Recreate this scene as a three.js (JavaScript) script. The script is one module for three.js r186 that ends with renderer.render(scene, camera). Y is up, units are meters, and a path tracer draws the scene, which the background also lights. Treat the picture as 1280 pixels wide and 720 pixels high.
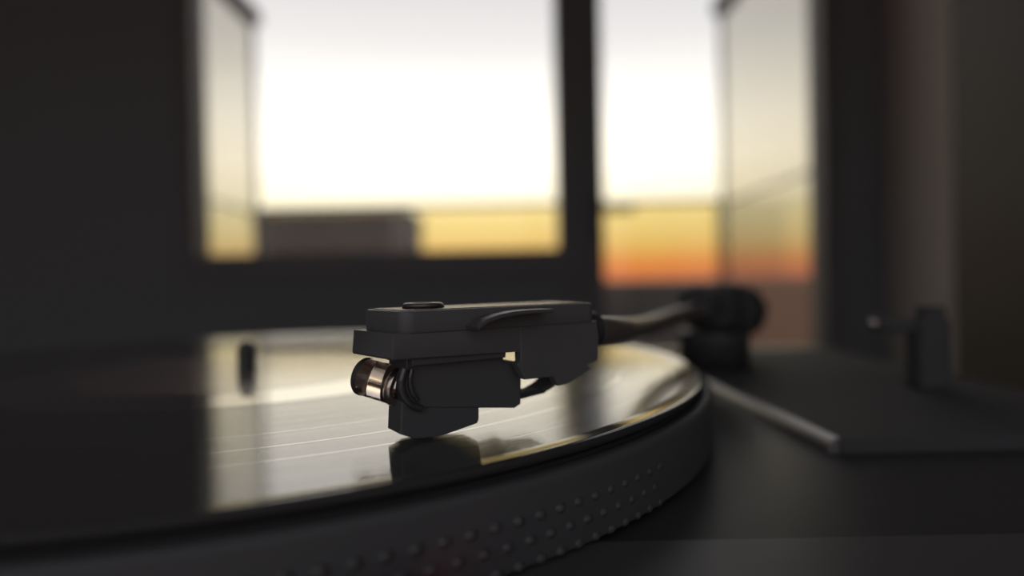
import * as THREE from 'three';
import { RoundedBoxGeometry } from 'three/addons/geometries/RoundedBoxGeometry.js';
import { mergeGeometries as mergeAll, toCreasedNormals } from 'three/addons/utils/BufferGeometryUtils.js';

// ------------------------------------------------------------------ camera, sky, exposure
const scene = new THREE.Scene();
const RECORD_Y = 0.86;                         // height of the playing surface
const EYE = RECORD_Y + 0.028744;
const camera = new THREE.PerspectiveCamera(2 * Math.atan(360 / 806.3) * 180 / Math.PI, 16 / 9, 0.02, 4000);
camera.position.set(0, EYE, 0);
camera.rotation.set(-0.0124, 0, -0.01973, 'YXZ');
camera.focus = 0.119;
camera.userData.fStop = 4.9;
camera.updateProjectionMatrix();

const renderer = new THREE.WebGLRenderer({ antialias: true });
renderer.toneMapping = THREE.LinearToneMapping;
renderer.toneMappingExposure = 1.0;
renderer.shadowMap.enabled = true;

// Dusk sky: a warm glow that is strongest over the sunset (a little left of straight ahead) and pales with height and away from it.
function duskSky() {
  const W = 512, H = 512, data = new Float32Array(W * H * 4);
  const glow = [[-90, .5, .2, .1], [0, 1, .27, .1], [.8, .98, .31, .11], [1.6, 1.04, .47, .15], [2.4, 1.06, .68, .25], [3.6, 1.1, .88, .42], [5.5, 1.22, 1.08, .62], [7.2, 1.44, 1.3, .94], [10, 1.66, 1.52, 1.24], [13, 1.55, 1.45, 1.26], [17, 1.2, 1.15, 1.08], [20, .97, .94, .92], [24, .84, .81, .81], [32, .72, .71, .73], [50, .55, .56, .6], [90, .42, .45, .5]];
  const away = [[-90, .3, .2, .2], [0, .58, .47, .47], [6, .57, .53, .56], [15, .53, .55, .6], [30, .48, .52, .59], [50, .45, .49, .57], [90, .42, .46, .53]];
  const look = (t, e) => { let i = 0; while (i < t.length - 2 && e > t[i + 1][0]) i++; const a = t[i], b = t[i + 1], k = Math.min(1, Math.max(0, (e - a[0]) / (b[0] - a[0]))); return [1, 2, 3].map((c) => a[c] + (b[c] - a[c]) * k); };
  for (let y = 0; y < H; y++) {
    const e = ((y + .5) / H - .5) * 180, g = look(glow, e), f = look(away, e);
    for (let x = 0; x < W; x++) {
      const phi = ((x + .5) / W - .5) * 2 * Math.PI, dx = Math.cos(phi), dz = Math.sin(phi);
      const s = -.17, c = dx * Math.sin(s) - dz * Math.cos(s);   // cosine of the angle from the sunset
      const w = Math.pow(.5 + .5 * c, 2.2);
      for (let k = 0; k < 3; k++) data[(y * W + x) * 4 + k] = f[k] + (g[k] - f[k]) * w;
      data[(y * W + x) * 4 + 3] = 1;
    }
  }
  const t = new THREE.DataTexture(data, W, H, THREE.RGBAFormat, THREE.FloatType);
  t.mapping = THREE.EquirectangularReflectionMapping; t.magFilter = THREE.LinearFilter; t.needsUpdate = true;
  return t;
}
scene.background = duskSky();

// ------------------------------------------------------------------ helpers
const used = {};
function numbered(n) { if (used[n] === undefined) { used[n] = 0; return n; } used[n]++; return n + '_' + String(used[n]).padStart(3, '0'); }
const mergeGeometries = (list) => mergeAll(list.map((q) => { const r = q.index ? q.toNonIndexed() : q.clone(); for (const k of Object.keys(r.attributes)) if (!['position', 'normal', 'uv'].includes(k)) r.deleteAttribute(k); return r; }));
function obj(name, geo, mat, parent = scene) {
  const list = Array.isArray(geo) ? geo : [geo];
  const g = list.length > 1 ? mergeGeometries(list) : list[0];
  const m = new THREE.Mesh(g, mat);
  m.name = parent === scene ? numbered(name) : name; m.castShadow = m.receiveShadow = true;
  parent.add(m); return m;
}
function thing(name, label, category, [x, y, z] = [0, 0, 0], turn = 0) {
  const g = new THREE.Group(); g.name = numbered(name); g.position.set(x, y, z); g.rotation.y = turn;
  g.userData = { label, category }; scene.add(g); return g;
}
const tag = (o, label, category) => { o.userData = { label, category }; return o; };
const struct = (name, geo, mat) => { const m = obj(name, geo, mat); m.userData.kind = 'structure'; return m; };
const box = (x0, x1, y0, y1, z0, z1) => new THREE.BoxGeometry(x1 - x0, y1 - y0, z1 - z0).translate((x0 + x1) / 2, (y0 + y1) / 2, (z0 + z1) / 2);
const rbox = (x0, x1, y0, y1, z0, z1, r, s = 3) => new RoundedBoxGeometry(x1 - x0, y1 - y0, z1 - z0, s, r).translate((x0 + x1) / 2, (y0 + y1) / 2, (z0 + z1) / 2);
const MM = .001, mm = (g) => g.scale(MM, MM, MM);   // turntable parts are drawn in millimetres
const shape = (pts, holes = []) => { const s = new THREE.Shape(pts.map((p) => new THREE.Vector2(...p))); for (const h of holes) s.holes.push(new THREE.Path(h.map((p) => new THREE.Vector2(...p)))); return s; };
const plate = (pts, depth, bevel = .3, seg = 2) => new THREE.ExtrudeGeometry(shape(pts), { depth: depth - 2 * bevel, bevelEnabled: bevel > 0, bevelSize: bevel, bevelThickness: bevel, bevelOffset: -bevel, bevelSegments: seg, steps: 1 }).translate(0, 0, bevel - depth / 2);
const cyl = (r0, r1, h, n = 32) => new THREE.CylinderGeometry(r0, r1, h, n);
const lathe = (pts, n = 96) => new THREE.LatheGeometry(pts.map((p) => new THREE.Vector2(...p)), n);
const tube = (pts, r, seg = 24, n = 10) => new THREE.TubeGeometry(new THREE.CatmullRomCurve3(pts.map((p) => new THREE.Vector3(...p))), seg, r, n);
const rng = (s) => () => { s = (s + 0x6d2b79f5) | 0; let t = Math.imul(s ^ (s >>> 15), 1 | s); t = (t + Math.imul(t ^ (t >>> 7), 61 | t)) ^ t; return ((t ^ (t >>> 14)) >>> 0) / 4294967296; };
function texture(w, h, fn, srgb = false) {
  const d = new Uint8Array(w * h * 4);
  for (let y = 0; y < h; y++) for (let x = 0; x < w; x++) { const v = fn(x, y), i = (y * w + x) * 4, a = Array.isArray(v) ? v : [v, v, v]; for (let k = 0; k < 3; k++) d[i + k] = Math.max(0, Math.min(255, a[k] * 255)); d[i + 3] = 255; }
  const t = new THREE.DataTexture(d, w, h); t.wrapS = t.wrapT = THREE.RepeatWrapping; t.magFilter = THREE.LinearFilter; if (srgb) t.colorSpace = THREE.SRGBColorSpace; t.needsUpdate = true; return t;
}
const std = (name, color, roughness, o = {}) => new THREE.MeshStandardMaterial({ name, color: new THREE.Color().setRGB(...color), roughness, ...o });
const phys = (name, color, roughness, o = {}) => new THREE.MeshPhysicalMaterial({ name, color: new THREE.Color().setRGB(...color), roughness, ...o });

// ------------------------------------------------------------------ materials
const r1 = rng(7), grain = texture(128, 128, () => .35 + .5 * r1());
const weave = texture(64, 64, (x, y) => { const a = Math.abs(((x + y) % 32) - 16) / 16, b = Math.abs(((x - y + 64) % 32) - 16) / 16; return .2 + .8 * Math.min(a, b); });
const M = {
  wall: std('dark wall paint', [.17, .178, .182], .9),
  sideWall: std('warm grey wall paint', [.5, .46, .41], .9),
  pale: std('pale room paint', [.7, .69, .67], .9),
  floor: std('dark floorboards', [.12, .09, .07], .6),
  frame: std('dark painted window frame', [.13, .13, .13], .6),
  pane: phys('window glass', [1, 1, 1], 0, { transmission: 1, thickness: 0, ior: 1.45 }),
  balGlass: phys('bronze balustrade glass', [.93, .86, .66], 0, { transmission: 1, thickness: 0, ior: 1.45 }),
  screen: phys('grey screen glass', [.74, .725, .68], 0, { transmission: 1, thickness: 0, ior: 1.3 }),
  outMetal: std('grey painted balcony metal', [.1, .1, .1], .6),
  concrete: std('dark balcony concrete', [.22, .21, .2], .9),
  facade: std('dark brown facade', [.06, .05, .046], .9),
  ground: std('reddish far ground', [.36, .17, .11], 1),
  wood: std('dark stained wood', [.05, .04, .035], .6),
  black: std('black moulded plastic', [.1, .103, .105], .5),
  shell: phys('black headshell lacquer', [.125, .128, .13], .42),
  hatch: phys('knurled headshell top', [.1, .085, .07], .27, { ior: 2.5, specularColor: new THREE.Color().setRGB(1, .8, .62), bumpMap: weave, bumpScale: .00022 }),
  screwMetal: std('dark oxidised screw', [.2, .17, .16], .4, { metalness: .7 }),
  acrylic: phys('clear smoky acrylic', [1, 1, 1], .04, { transmission: 1, thickness: .007, ior: 1.49, attenuationColor: new THREE.Color().setRGB(.85, .68, .56), attenuationDistance: .01 }),
  steel: std('brushed arm metal', [.27, .235, .21], .42, { metalness: .6 }),
  darkSteel: std('black anodised metal', [.07, .07, .07], .5, { metalness: .3 }),
  rubber: phys('matte black finger tab', [.1, .1, .1], .42, { specularIntensity: 1 }),
  matteBlack: phys('matte black paint', [.09, .09, .09], .65, { specularIntensity: .3 }),
  trimMetal: std('satin aluminium trim', [.3, .29, .28], .4, { metalness: .8 }),
  deck: phys('satin charcoal deck lacquer', [.075, .073, .073], .3, { specularIntensity: .11, bumpMap: grain, bumpScale: .00001 }),
  panel: phys('satin grey control panel', [.11, .108, .108], .35, { specularIntensity: .25 }),
  platter: phys('dark cast platter metal', [.11, .113, .115], .5, { specularIntensity: .35 }),
  mat: std('black rubber mat', [.04, .04, .04], .85),
  vinyl: phys('smooth black vinyl', [.06, .061, .062], .05, { ior: 2.9, clearcoat: 1, clearcoatRoughness: .04 }),
  bead: phys('raised vinyl edge bead', [.06, .06, .06], .12, { ior: 1.8 }),
  vinylEdge: phys('cut vinyl edge', [.06, .06, .06], .6, { specularIntensity: .3 }),
  label: phys('glossy reddish paper label', [.2, .125, .115], .25, { ior: 2.3, specularColor: new THREE.Color().setRGB(1, .92, .78), clearcoat: 1, clearcoatRoughness: .1 }),
};
const r2 = rng(11), radial = []; for (let i = 0; i < 512; i++) radial.push(r2());
// the slopes of the groove walls run across the groove only: a normal map that tilts along the radius
const slopes = []; for (let i = 0; i < 1024; i++) { const loud = .5 + .5 * radial[i >> 4] ; slopes.push((r2() + r2() + r2() - 1.5) * .14 * (.3 + 1.2 * loud)); }
M.groove = phys('grooved black vinyl', [.06, .061, .062], .1, { ior: 3, clearcoat: .45, clearcoatRoughness: .05, normalMap: texture(2, 1024, (x, y) => { const n = Math.hypot(slopes[y], 1); return [.5, .5 + .5 * slopes[y] / n, .5 + .5 / n]; }) });

// ------------------------------------------------------------------ room (all depths are measured from the camera along -z)
const ZW = -1.68, X0 = -2.3, X1 = .98, ZR = 1.05, HC = 2.6;
// window wall with one opening: a window on the left over a parapet, a glazed door on the right
const OL = -.865, OR = .86, OT = 2.25, MX0 = .135, MX1 = .231, SILL = EYE;
{
  const s = shape([[X0 - .15, 0], [X1 + .15, 0], [X1 + .15, HC], [X0 - .15, HC]], [[[OL, SILL], [MX0, SILL], [MX0, .02], [OR, .02], [OR, OT], [OL, OT]]]);
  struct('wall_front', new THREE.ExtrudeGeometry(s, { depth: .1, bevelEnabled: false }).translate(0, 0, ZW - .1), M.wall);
}
struct('floor', box(X0 - .15, X1 + .15, -.1, 0, ZW - .1, ZR + .15), M.floor);
struct('ceiling', box(X0 - .15, X1 + .15, HC, HC + .1, ZW - .1, ZR + .15), M.pale);
struct('wall_left', box(X0 - .15, X0, 0, HC, ZW, ZR), M.pale);
struct('wall_right', box(X1, X1 + .15, 0, HC, ZW, ZR), M.sideWall);
{ // unseen wall behind the camera; its wide opening is added to admit fill light
  const s = shape([[X0 - .15, 0], [X1 + .15, 0], [X1 + .15, HC], [X0 - .15, HC]], [[[-2.15, .35], [.88, .35], [.88, 2.45], [-2.15, 2.45]]]);
  struct('wall_rear', new THREE.ExtrudeGeometry(s, { depth: .15, bevelEnabled: false }).translate(0, 0, ZR), M.pale);
}
function glazed(name, x0, x1, y0, y1, w, z0, z1, bottom = w) {
  const g = new THREE.Group(); g.name = name; g.userData = { kind: 'structure' }; scene.add(g);
  obj('frame', [box(x0, x0 + w, y0, y1, z0, z1), box(x1 - w, x1, y0, y1, z0, z1), box(x0 + w, x1 - w, y0, y0 + bottom, z0, z1), box(x0 + w, x1 - w, y1 - w, y1, z0, z1)], M.frame, g);
  obj('pane', box(x0 + w, x1 - w, y0 + bottom, y1 - w, (z0 + z1) / 2 - .002, (z0 + z1) / 2 + .002), M.pane, g);
  return g;
}
glazed('window_1', OL, MX0 + .04, SILL, OT, .05, ZW - .07, ZW + .012, .08);
{
  const d = glazed('door_1', MX1 - .04, OR, .02, OT, .05, ZW - .07, ZW + .012, .1);
  obj('handle', [mm(rbox(-12, 12, -60, 60, -4, 4, 3)).translate(MX1 - .01, 1.05, ZW + .018), mm(tube([[0, 0, 0], [0, 0, 34], [10, 0, 42], [90, 0, 42]], 7)).translate(MX1 - .01, 1.06, ZW + .018)], M.darkSteel, d);
}
struct('trim_1', [box(MX0 + .04, MX1 - .04, .02, OT, ZW - .07, ZW + .02), box(MX0, MX0 + .041, .02, SILL, ZW - .07, ZW + .011)], M.frame);   // post between window and door
glazed('fill_window_2', -2.15, .88, .35, 2.45, .05, ZR + .04, ZR + .11);  // added rear glazing, out of view: sky through it lifts the dark surfaces
struct('baseboard_front', box(X0, MX0, 0, .09, ZW, ZW + .015), M.wall);

// ------------------------------------------------------------------ outside: balcony and far ground
const ZB = -3, BL = -1.178, BR = .99, RAIL = EYE + .35;
struct('balcony_floor', box(BL - .1, BR + .1, -.25, -.02, ZB - .1, ZW - .1), M.concrete);
struct('balcony_parapet', box(BL, BR, -.02, EYE - .015, ZB - .06, ZB), M.concrete);
struct('ground', new THREE.CircleGeometry(3000, 64).rotateX(-Math.PI / 2).translate(0, -14, 0), M.ground);
{
  const t = thing('balcony_railing', 'slim dark railing with bronze glass along the far balcony edge', 'railing', [0, EYE - .015, ZB]);
  obj('top_rail', rbox(BL + .014, BR - .014, .357, .373, -.045, .005, .008), M.outMetal, t);
  for (const x of [BL + .02, (BL * 2 + BR) / 3, (BL + 2 * BR) / 3, BR - .02]) obj('post', box(x - .006, x + .006, 0, .357, -.03, -.014), M.outMetal, t);
  for (let k = 0; k < 3; k++) { const w = (BR - BL) / 3; obj('glass_panel', box(BL + k * w + .026, BL + (k + 1) * w - .026, .004, .355, -.025, -.019), M.balGlass, t); }
}
for (const [x, s, side] of [[BL, -1, 'left'], [BR, 1, 'right']]) {
  const t = thing('glass_screen', `tall grey glass side screen with dark post closing the ${side} end of the balcony`, 'screen', [x, -.02, ZB]);
  obj('corner_post', box(-.009, .009, 0, 2.12, -.009, .009), M.outMetal, t);
  obj('pane', box(-.004, .004, .05, 2.12, .02, 1.2), M.screen, t);
  obj('side_rail', rbox(-.006, .006, RAIL, RAIL + .011, .012, 1.2, .004), M.outMetal, t);
  obj('head_beam', box(-.03, .03, 2.12, 2.18, -.03, 1.2), M.outMetal, t);
  obj('bottom_rail', box(-.015, .015, 0, .05, .012, 1.2), M.outMetal, t);
}
{ // a dark block far beyond the balcony, about 80 m away
  const t = thing('flat_roofed_building', 'dark flat-roofed building standing against the sunset beyond the balcony', 'building', [-21.8, -14, -84]);
  obj('wall', box(-9.3, 9.4, 0, 22.6, -6, 6), M.facade, t);
  obj('roof', [box(-9.5, 9.6, 22.6, 23.1, -6.2, 6.2), box(-9.5, 9.6, 23.1, 23.6, 5.9, 6.2), box(-9.5, 9.6, 23.1, 23.6, -6.2, -5.9), box(-9.5, -9.2, 23.1, 23.6, -5.9, 5.9), box(9.3, 9.6, 23.1, 23.6, -5.9, 5.9)], M.facade, t);
}
{ // only its tall dark side shows, at the right of the picture
  const t = thing('tall_cabinet', 'tall dark wooden cabinet against the right wall near the turntable', 'cabinet', [X1 - .002, 0, -.77]);
  obj('carcass', [box(-.06, 0, 0, 2.2, -.55, .55)], M.wood, t);
  for (const z of [-.275, .275]) { const d = obj('door', rbox(-.08, -.061, .06, 2.17, z - .27, z + .27, .006), M.wood, t); obj('knob', new THREE.SphereGeometry(.014, 16, 10).translate(-.096, 1.05, z > 0 ? z - .22 : z + .22), M.darkSteel, d); }
}
{
  const t = thing('desk', 'dark wooden desk carrying the turntable', 'desk', [-.05, 0, -.26]);
  obj('tabletop', rbox(-.75, .75, .7, .73, -.33, .42, .006), M.wood, t);
  for (const x of [-.7, .7]) for (const z of [-.28, .37]) obj('leg', box(x - .03, x + .03, 0, .7, z - .03, z + .03), M.wood, t);
}

// ------------------------------------------------------------------ turntable: origin under the spindle at the height of the playing surface, millimetres, +x right, -z away
const SP = [-.09175, RECORD_Y, -.22137];
const TT = thing('turntable', 'black turntable with dotted platter rim, arm base and arm rest', 'turntable', [SP[0], .73, SP[2]]);
const TY = RECORD_Y - .73;                       // playing surface above the desk
const up = (g) => mm(g).translate(0, TY, 0);
{
  const chassis = obj('chassis', up(rbox(-205, 292, -108, -22, -205, 164, 6)), M.black, TT);
  for (const [x, z] of [[-170, 130], [255, 130], [-170, -170], [255, -170]]) obj('foot', up(cyl(24, 20, 22, 24).translate(x, -119, z)), M.black, chassis);
  obj('deck_plate', up(plate([[-205, -164], [292, -164], [292, 205], [-205, 205]], 4, .8).rotateX(-Math.PI / 2).translate(0, -20, 0)), M.deck, TT);
  obj('control_panel', up(plate([[60, -160], [288, -160], [288, -110], [60, -110]], 1.6, .4).rotateX(-Math.PI / 2).translate(0, -17.6, 0)), M.panel, TT);
  // platter with its mat, spindle and strobe dots
  const P = obj('platter', up(lathe([[0, -6], [149, -6], [149.4, -3.4], [150, -2.7], [152, -2.7], [152.8, -3.1], [153.2, -4], [153.2, -15.8], [152, -16.8], [130, -17], [0, -17]], 160)), M.platter, TT);
  obj('rubber_mat', up(lathe([[6, -6], [6, -2.6], [50, -2.6], [50.5, -2.05], [148, -2.05], [149, -3], [149, -6]], 128)), M.mat, P);
  obj('spindle', up(lathe([[4.5, -6], [4.5, -2.1], [3, -2], [3, 6], [2.7, 7.6], [1.8, 8.8], [.8, 9.4], [0, 9.5]], 32)), M.darkSteel, P);
  const dot = up(new THREE.SphereGeometry(1.35, 10, 6)).translate(0, -TY, 0), dotMat = std('dark strobe dot', [.1, .1, .1], .5);
  for (let row = 0; row < 3; row++) for (let k = 0; k < 44; k++) {
    const a = Math.PI * .5 - .05 + (k - 30 + (row % 2) * .5) * .0285, d = obj('strobe_dot', dot, dotMat, P);   // the side of the rim that faces the camera
    d.position.set(Math.cos(a) * .1519, TY - .0085 - row * .0035, Math.sin(a) * .1529); d.scale.set(1, .8, 1);
  }
  // raised arm base: top face, rounded left edge, square front
  const base = [[176, 55], [171, -150], [270, -150], [270, 55]].map(([x, z]) => [x, -z]);
  const B = obj('arm_base', up(plate(base, 4.2, .6, 3).rotateX(-Math.PI / 2).translate(0, -16.05, 0)), M.matteBlack, TT);
  obj('edge_trim', up(plate([[.3, -13.9], [-1.2, -14.2], [-2.2, -15], [-2.8, -16.3], [-3, -17.95], [.2, -17.95]], 204, .2, 1).rotateY(.0244).translate(173.4, 0, -47.5)), M.trimMetal, B);
  obj('pillar_collar', up(lathe([[0, 3.6], [15, 3.6], [16, 2.6], [16, -14], [0, -14]], 40).translate(185.2, 0, -78.7)), M.darkSteel, B);
  // arm rest: post, clip that reaches left, small bright knob on its end
  const RX = 244, RZ = -15.4;
  const A = obj('arm_rest', up(mergeGeometries([rbox(RX - 5.6, RX + 5.6, -14, 12, RZ - 5, RZ + 5, 1.4), rbox(RX - 2.6, RX + 4.8, 11, 16.2, RZ - 4, RZ + 4, 1.2)])), M.matteBlack, TT);
  obj('clip', up(mergeGeometries([rbox(RX - 20, RX - 4, 7, 11.8, RZ - 3, RZ + 3, 1), rbox(RX - 20, RX - 17, 8, 13.6, RZ - 3, RZ + 3, .8)])), M.matteBlack, A);
  obj('clip_knob', up(new THREE.SphereGeometry(1.5, 20, 14).translate(RX - 20.6, 10.4, RZ + 2)), std('bright clip metal', [.8, .72, .68], .25, { metalness: 1 }), A);
  // strobe pod in front of the platter, below the picture; it reddens the dots
  const pod = obj('strobe_pod', up(lathe([[0, -8], [7, -8], [8.6, -9.2], [9, -18], [0, -18]], 32).translate(80, 0, 151)), M.black, TT);
  obj('strobe_lamp', up(new THREE.SphereGeometry(1.6, 16, 10).translate(81, -12, 141.6)), std('red strobe lamp', [.1, .01, .02], .4, { emissive: new THREE.Color(1, .04, .08), emissiveIntensity: .4 }), pod);
  const red = new THREE.SpotLight(new THREE.Color(1, .06, .12), 1.6e-5, 0, .75, 1, 2); red.name = 'strobe_lamp';
  red.position.set(SP[0] + .0812, RECORD_Y - .012, SP[2] + .1396); red.target.position.set(SP[0] + .0835, RECORD_Y - .0125, SP[2] + .129); red.castShadow = true; red.shadow.radius = .06; scene.add(red, red.target);
}

// ------------------------------------------------------------------ record
{
  const R = thing('vinyl_record', 'glossy black vinyl record with a reddish label lying on the platter', 'record', SP);
  const ring = (r0, r1, y = 0) => mm(lathe([[r1, y], [r0, y]], 256));
  const groove = (r0, r1) => { const n = Math.max(2, Math.ceil((r1 - r0) / 6)), p = []; for (let i = 0; i <= n; i++) p.push([r1 + (r0 - r1) * i / n, -.06]); return mm(lathe(p, 256)); };
  obj('rim', mm(lathe([[3.7, -1.98], [147, -1.98], [149.6, -1.7], [150.35, -1.2], [150.5, -.6], [150.48, -.1], [150.3, .28]], 320)), M.vinylEdge, R);
  obj('lead_in_bead', mm(lathe([[150.3, .28], [150, .4], [149.4, .36], [148.4, .22], [147.4, .09], [146.5, 0], [145.6, -.05]], 320)), M.bead, R);
  const gaps = [[105.8, 106.2], [117, 117.6], [126.8, 127.4], [138.4, 138.6]];
  let r = 72;
  for (const [a, b] of [...gaps, [145.6, 145.6]]) { obj('groove_band', groove(r, a), M.groove, R); if (b > a) obj('track_gap', ring(a, b, -.05), M.vinyl, R); r = b; }
  obj('dead_wax', mm(lathe([[72, -.05], [50.2, -.05]], 256)), M.vinyl, R);
  obj('label', mm(lathe([[50.3, -.05], [50.1, .02], [49.9, .03], [49.5, .03], [16, .03], [15.5, .03], [3.9, .03], [3.75, 0], [3.7, -1.98]], 192)), M.label, R);
}

// ------------------------------------------------------------------ tonearm: +x from the headshell front to its rear, +y up, +z the side towards the camera; millimetres from the playing surface
const ARM = thing('tonearm', 'black tonearm with headshell and cartridge lowered onto the record', 'tonearm', [-.02303, RECORD_Y, -.11736], .546945);
ARM.scale.setScalar(.91924);
{
  const skew = (g) => { const p = g.attributes.position; for (let i = 0; i < p.count; i++) { const k = Math.max(0, 1 - p.getX(i) / 16); p.setX(i, p.getX(i) - (8.5 - p.getZ(i)) / 17 * 2.2 * k); } g.computeVertexNormals(); return toCreasedNormals(g, .5); };
  const outline = (x0, x1, w, rf, rb) => { const p = [], arc = (cx, cz, r, a0) => { for (let i = 0; i <= 6; i++) { const a = a0 + i * Math.PI / 12; p.push([cx + r * Math.cos(a), cz + r * Math.sin(a)]); } }; arc(x1 - rb, w - rb, rb, 0); arc(x0 + rf, w - rf, rf, Math.PI / 2); arc(x0 + rf, -w + rf, rf, Math.PI); arc(x1 - rb, -w + rb, rb, Math.PI * 1.5); return p; };
  const flat = (pts, y0, y1, b, s = 3) => plate(pts, y1 - y0, b, s).rotateX(-Math.PI / 2).translate(0, (y0 + y1) / 2, 0);
  // headshell: upper shell, deeper lower body, side skirt with an arched finger ledge
  const cap = skew(flat(outline(0, 46, 8.5, 2.6, 2), 21.4, 25.8, .5));
  const low = skew(plate([[-1.7, 21.7], [-2.1, 17.2], [-1.9, 16.8], [25, 16.3], [26.4, 16], [40, 14.2], [46.4, 13.8], [46.6, 21.7]], 16.4, .35));
  const H = obj('headshell', [mm(cap), mm(low)], M.shell, ARM);
  {
    const top = flat(outline(1.1, 45, 7.4, 2, 1.6), 25.6, 25.95, .12, 1), p = top.attributes.position, uv = new Float32Array(p.count * 2);
    for (let i = 0; i < p.count; i++) { uv[i * 2] = p.getX(i) / 2.6; uv[i * 2 + 1] = p.getZ(i) / 2.6; }
    top.setAttribute('uv', new THREE.BufferAttribute(uv, 2)); const n = skew(top); obj('grip_plate', mm(n), M.hatch, H);
  }
  obj('side_skirt', mm(plate([[26, 21], [26, 14.3], [25, 13.8], [27, 10.4], [34.2, 10.3], [35.4, 8.2], [38, 8.4], [44.6, 11.1], [43.4, 12], [46.6, 12.9], [46.8, 18], [46.4, 21]], 2.6, .25).translate(0, 0, 7.2)), M.shell, H);
  obj('finger_tab', mm(plate([[13.2, 22.4], [15.4, 23.9], [18.2, 24.6], [21.5, 25.05], [25, 25.2], [30.8, 25.2], [31, 24.4], [25, 24.4], [21.5, 24.2], [18.4, 23.8], [15.8, 23.1], [13.5, 21.8]], 5.6, .2, 2).translate(0, 0, 10.8)), M.rubber, H);
  const bolt = obj('mounting_screw', mm(lathe([[0, 26.4], [2, 26.4], [2.05, 27], [3.7, 27], [4.1, 26.75], [4.35, 25.9], [0, 25.9]], 40).translate(8, 0, 0)), M.screwMetal, H);
  bolt.userData.label = 'low round screw head with a recessed centre';
  // cartridge
  const C = obj('cartridge', [
    mm(plate([[2.2, 16.5], [2, 13], [1.6, 7], [26.6, 3.9], [28.1, 4.6], [28.3, 10.2], [27.2, 13.8], [24, 14], [24, 16.5]], 9.6, .3)),
    mm(plate([[2.6, 16.6], [2.4, 15.2], [23.2, 15.2], [23.4, 16.6]], 14, .2))], M.black, ARM);
  obj('stylus_holder', mm(plate([[1.1, 8.2], [.7, 1.9], [3.6, .6], [7, .3], [9.8, .35], [17.6, 1.75], [18, 2.5], [18.2, 8]], 7, .3).translate(0, 0, 1)), M.black, C);
  obj('stylus', mm(mergeGeometries([cyl(.35, .35, 5, 10).rotateZ(Math.PI / 2 - .12).translate(7, .75, 0), new THREE.ConeGeometry(.3, .8, 10).rotateX(Math.PI).translate(5, .4, 0)])), M.steel, C);
  for (const z of [-3, -1, 1, 3]) obj('pin', mm(cyl(.7, .7, 7.4, 12).rotateZ(-Math.PI / 2 + .1).translate(31.6, 5.9 - z * -.12, z)), M.darkSteel, C);
  [-3, -1, 1, 3].forEach((z, i) => obj('lead_wire', mm(tube([[34.6, 6.3 + z * .12, z], [37, 7.2 + z * .1, z], [40, 9.2, z * .9], [43.4, 11.6, z * .7], [45, 14, z * .6]], .75, 20, 8)), M.black, C));
  // finger grip: barrel that points away to the left, with dark rim, pale collar and a curved stalk
  const dir = new THREE.Vector3(-.56, .2, -.815).normalize(), from = new THREE.Vector3(2.9, 10.2, 1.6);
  const along = (g) => { g.applyQuaternion(new THREE.Quaternion().setFromUnitVectors(new THREE.Vector3(0, 1, 0), dir)); g.translate(from.x, from.y, from.z); return mm(g); };
  const F = obj('finger_grip', along(lathe([[0, 2.2], [3.7, 2.2], [3.85, 2.4], [3.85, 9.1], [3.75, 9.3], [0, 9.3]], 64)), M.acrylic, ARM);
  F.userData.label = 'short clear smoky barrel with coppery glints';
  obj('grip_rim', along(lathe([[3.3, 9.31], [3.8, 9.31], [3.95, 9.5], [3.9, 10.1], [3.6, 10.5], [3.3, 10.4], [3.2, 9.9], [3.3, 9.31]], 48)), M.darkSteel, F);
  obj('grip_collar', along(lathe([[3, .6], [3.9, .6], [4.1, 1], [4.1, 1.8], [3.8, 2.18], [3, 2.18], [3, .6]], 48)), std('pale collar metal', [.75, .66, .58], .2, { metalness: 1 }), F);
  obj('grip_stalk', [mm(tube([[1.6, 14.6, 5.2], [.9, 12, 5.2], [1.3, 9.4, 5.2], [2.9, 7.4, 5.2], [5, 6.4, 5]], .75, 24, 12)), mm(tube([[3, 14.4, 5.4], [2.6, 12.2, 5.4], [3, 10, 5.4], [4.2, 8.2, 5.2]], .5, 24, 12))], phys('glossy black stalk', [.05, .05, .055], .12, { clearcoat: 1 }), F);
  // arm
  obj('connector', mm(mergeGeometries([cyl(4, 4, 6, 28).rotateZ(Math.PI / 2).translate(48, 19, 0), cyl(4.4, 4.4, 2, 28).rotateZ(Math.PI / 2).translate(51, 19, 0)])), M.darkSteel, ARM);
  obj('arm_tube', mm(tube([[49, 18.6, 0], [57, 18.2, -2.4], [68, 17.2, -9], [87.6, 15.4, -26], [112, 14, -46], [137.1, 13.6, -65], [172, 14.4, -86], [204, 16, -100.5]], 3.7, 80, 16)), M.steel, ARM);
  const gim = obj('bearing_housing', mm(mergeGeometries([lathe([[0, 27], [13, 27], [15, 25.5], [15, 8], [12, 5], [0, 5]], 40).translate(211.5, 0, -103.8), rbox(192, 208, 11, 24, -110, -90, 2), cyl(3, 3, 34, 16).rotateX(Math.PI / 2).translate(211.5, 16.5, -103.8)])), M.darkSteel, ARM);
  obj('bearing_pivot', mm(cyl(6, 9, 4.6, 24).translate(211.5, 6.4, -103.8)), M.darkSteel, gim);
  const q = new THREE.Quaternion().setFromUnitVectors(new THREE.Vector3(0, 1, 0), new THREE.Vector3(.89, -.03, -.455).normalize());
  obj('counterweight', mm(lathe([[0, -16], [14.5, -16], [16, -14.5], [16, 4], [15, 5], [15, 12], [15.6, 13], [15.6, 20], [14.4, 21], [0, 21]], 48).applyQuaternion(q).translate(247, 11, -122)), M.darkSteel, ARM);
  obj('rear_stub', mm(cyl(5, 5, 40, 20).applyQuaternion(q).translate(228, 14, -112.5)), M.darkSteel, ARM);
}
renderer.render(scene, camera);
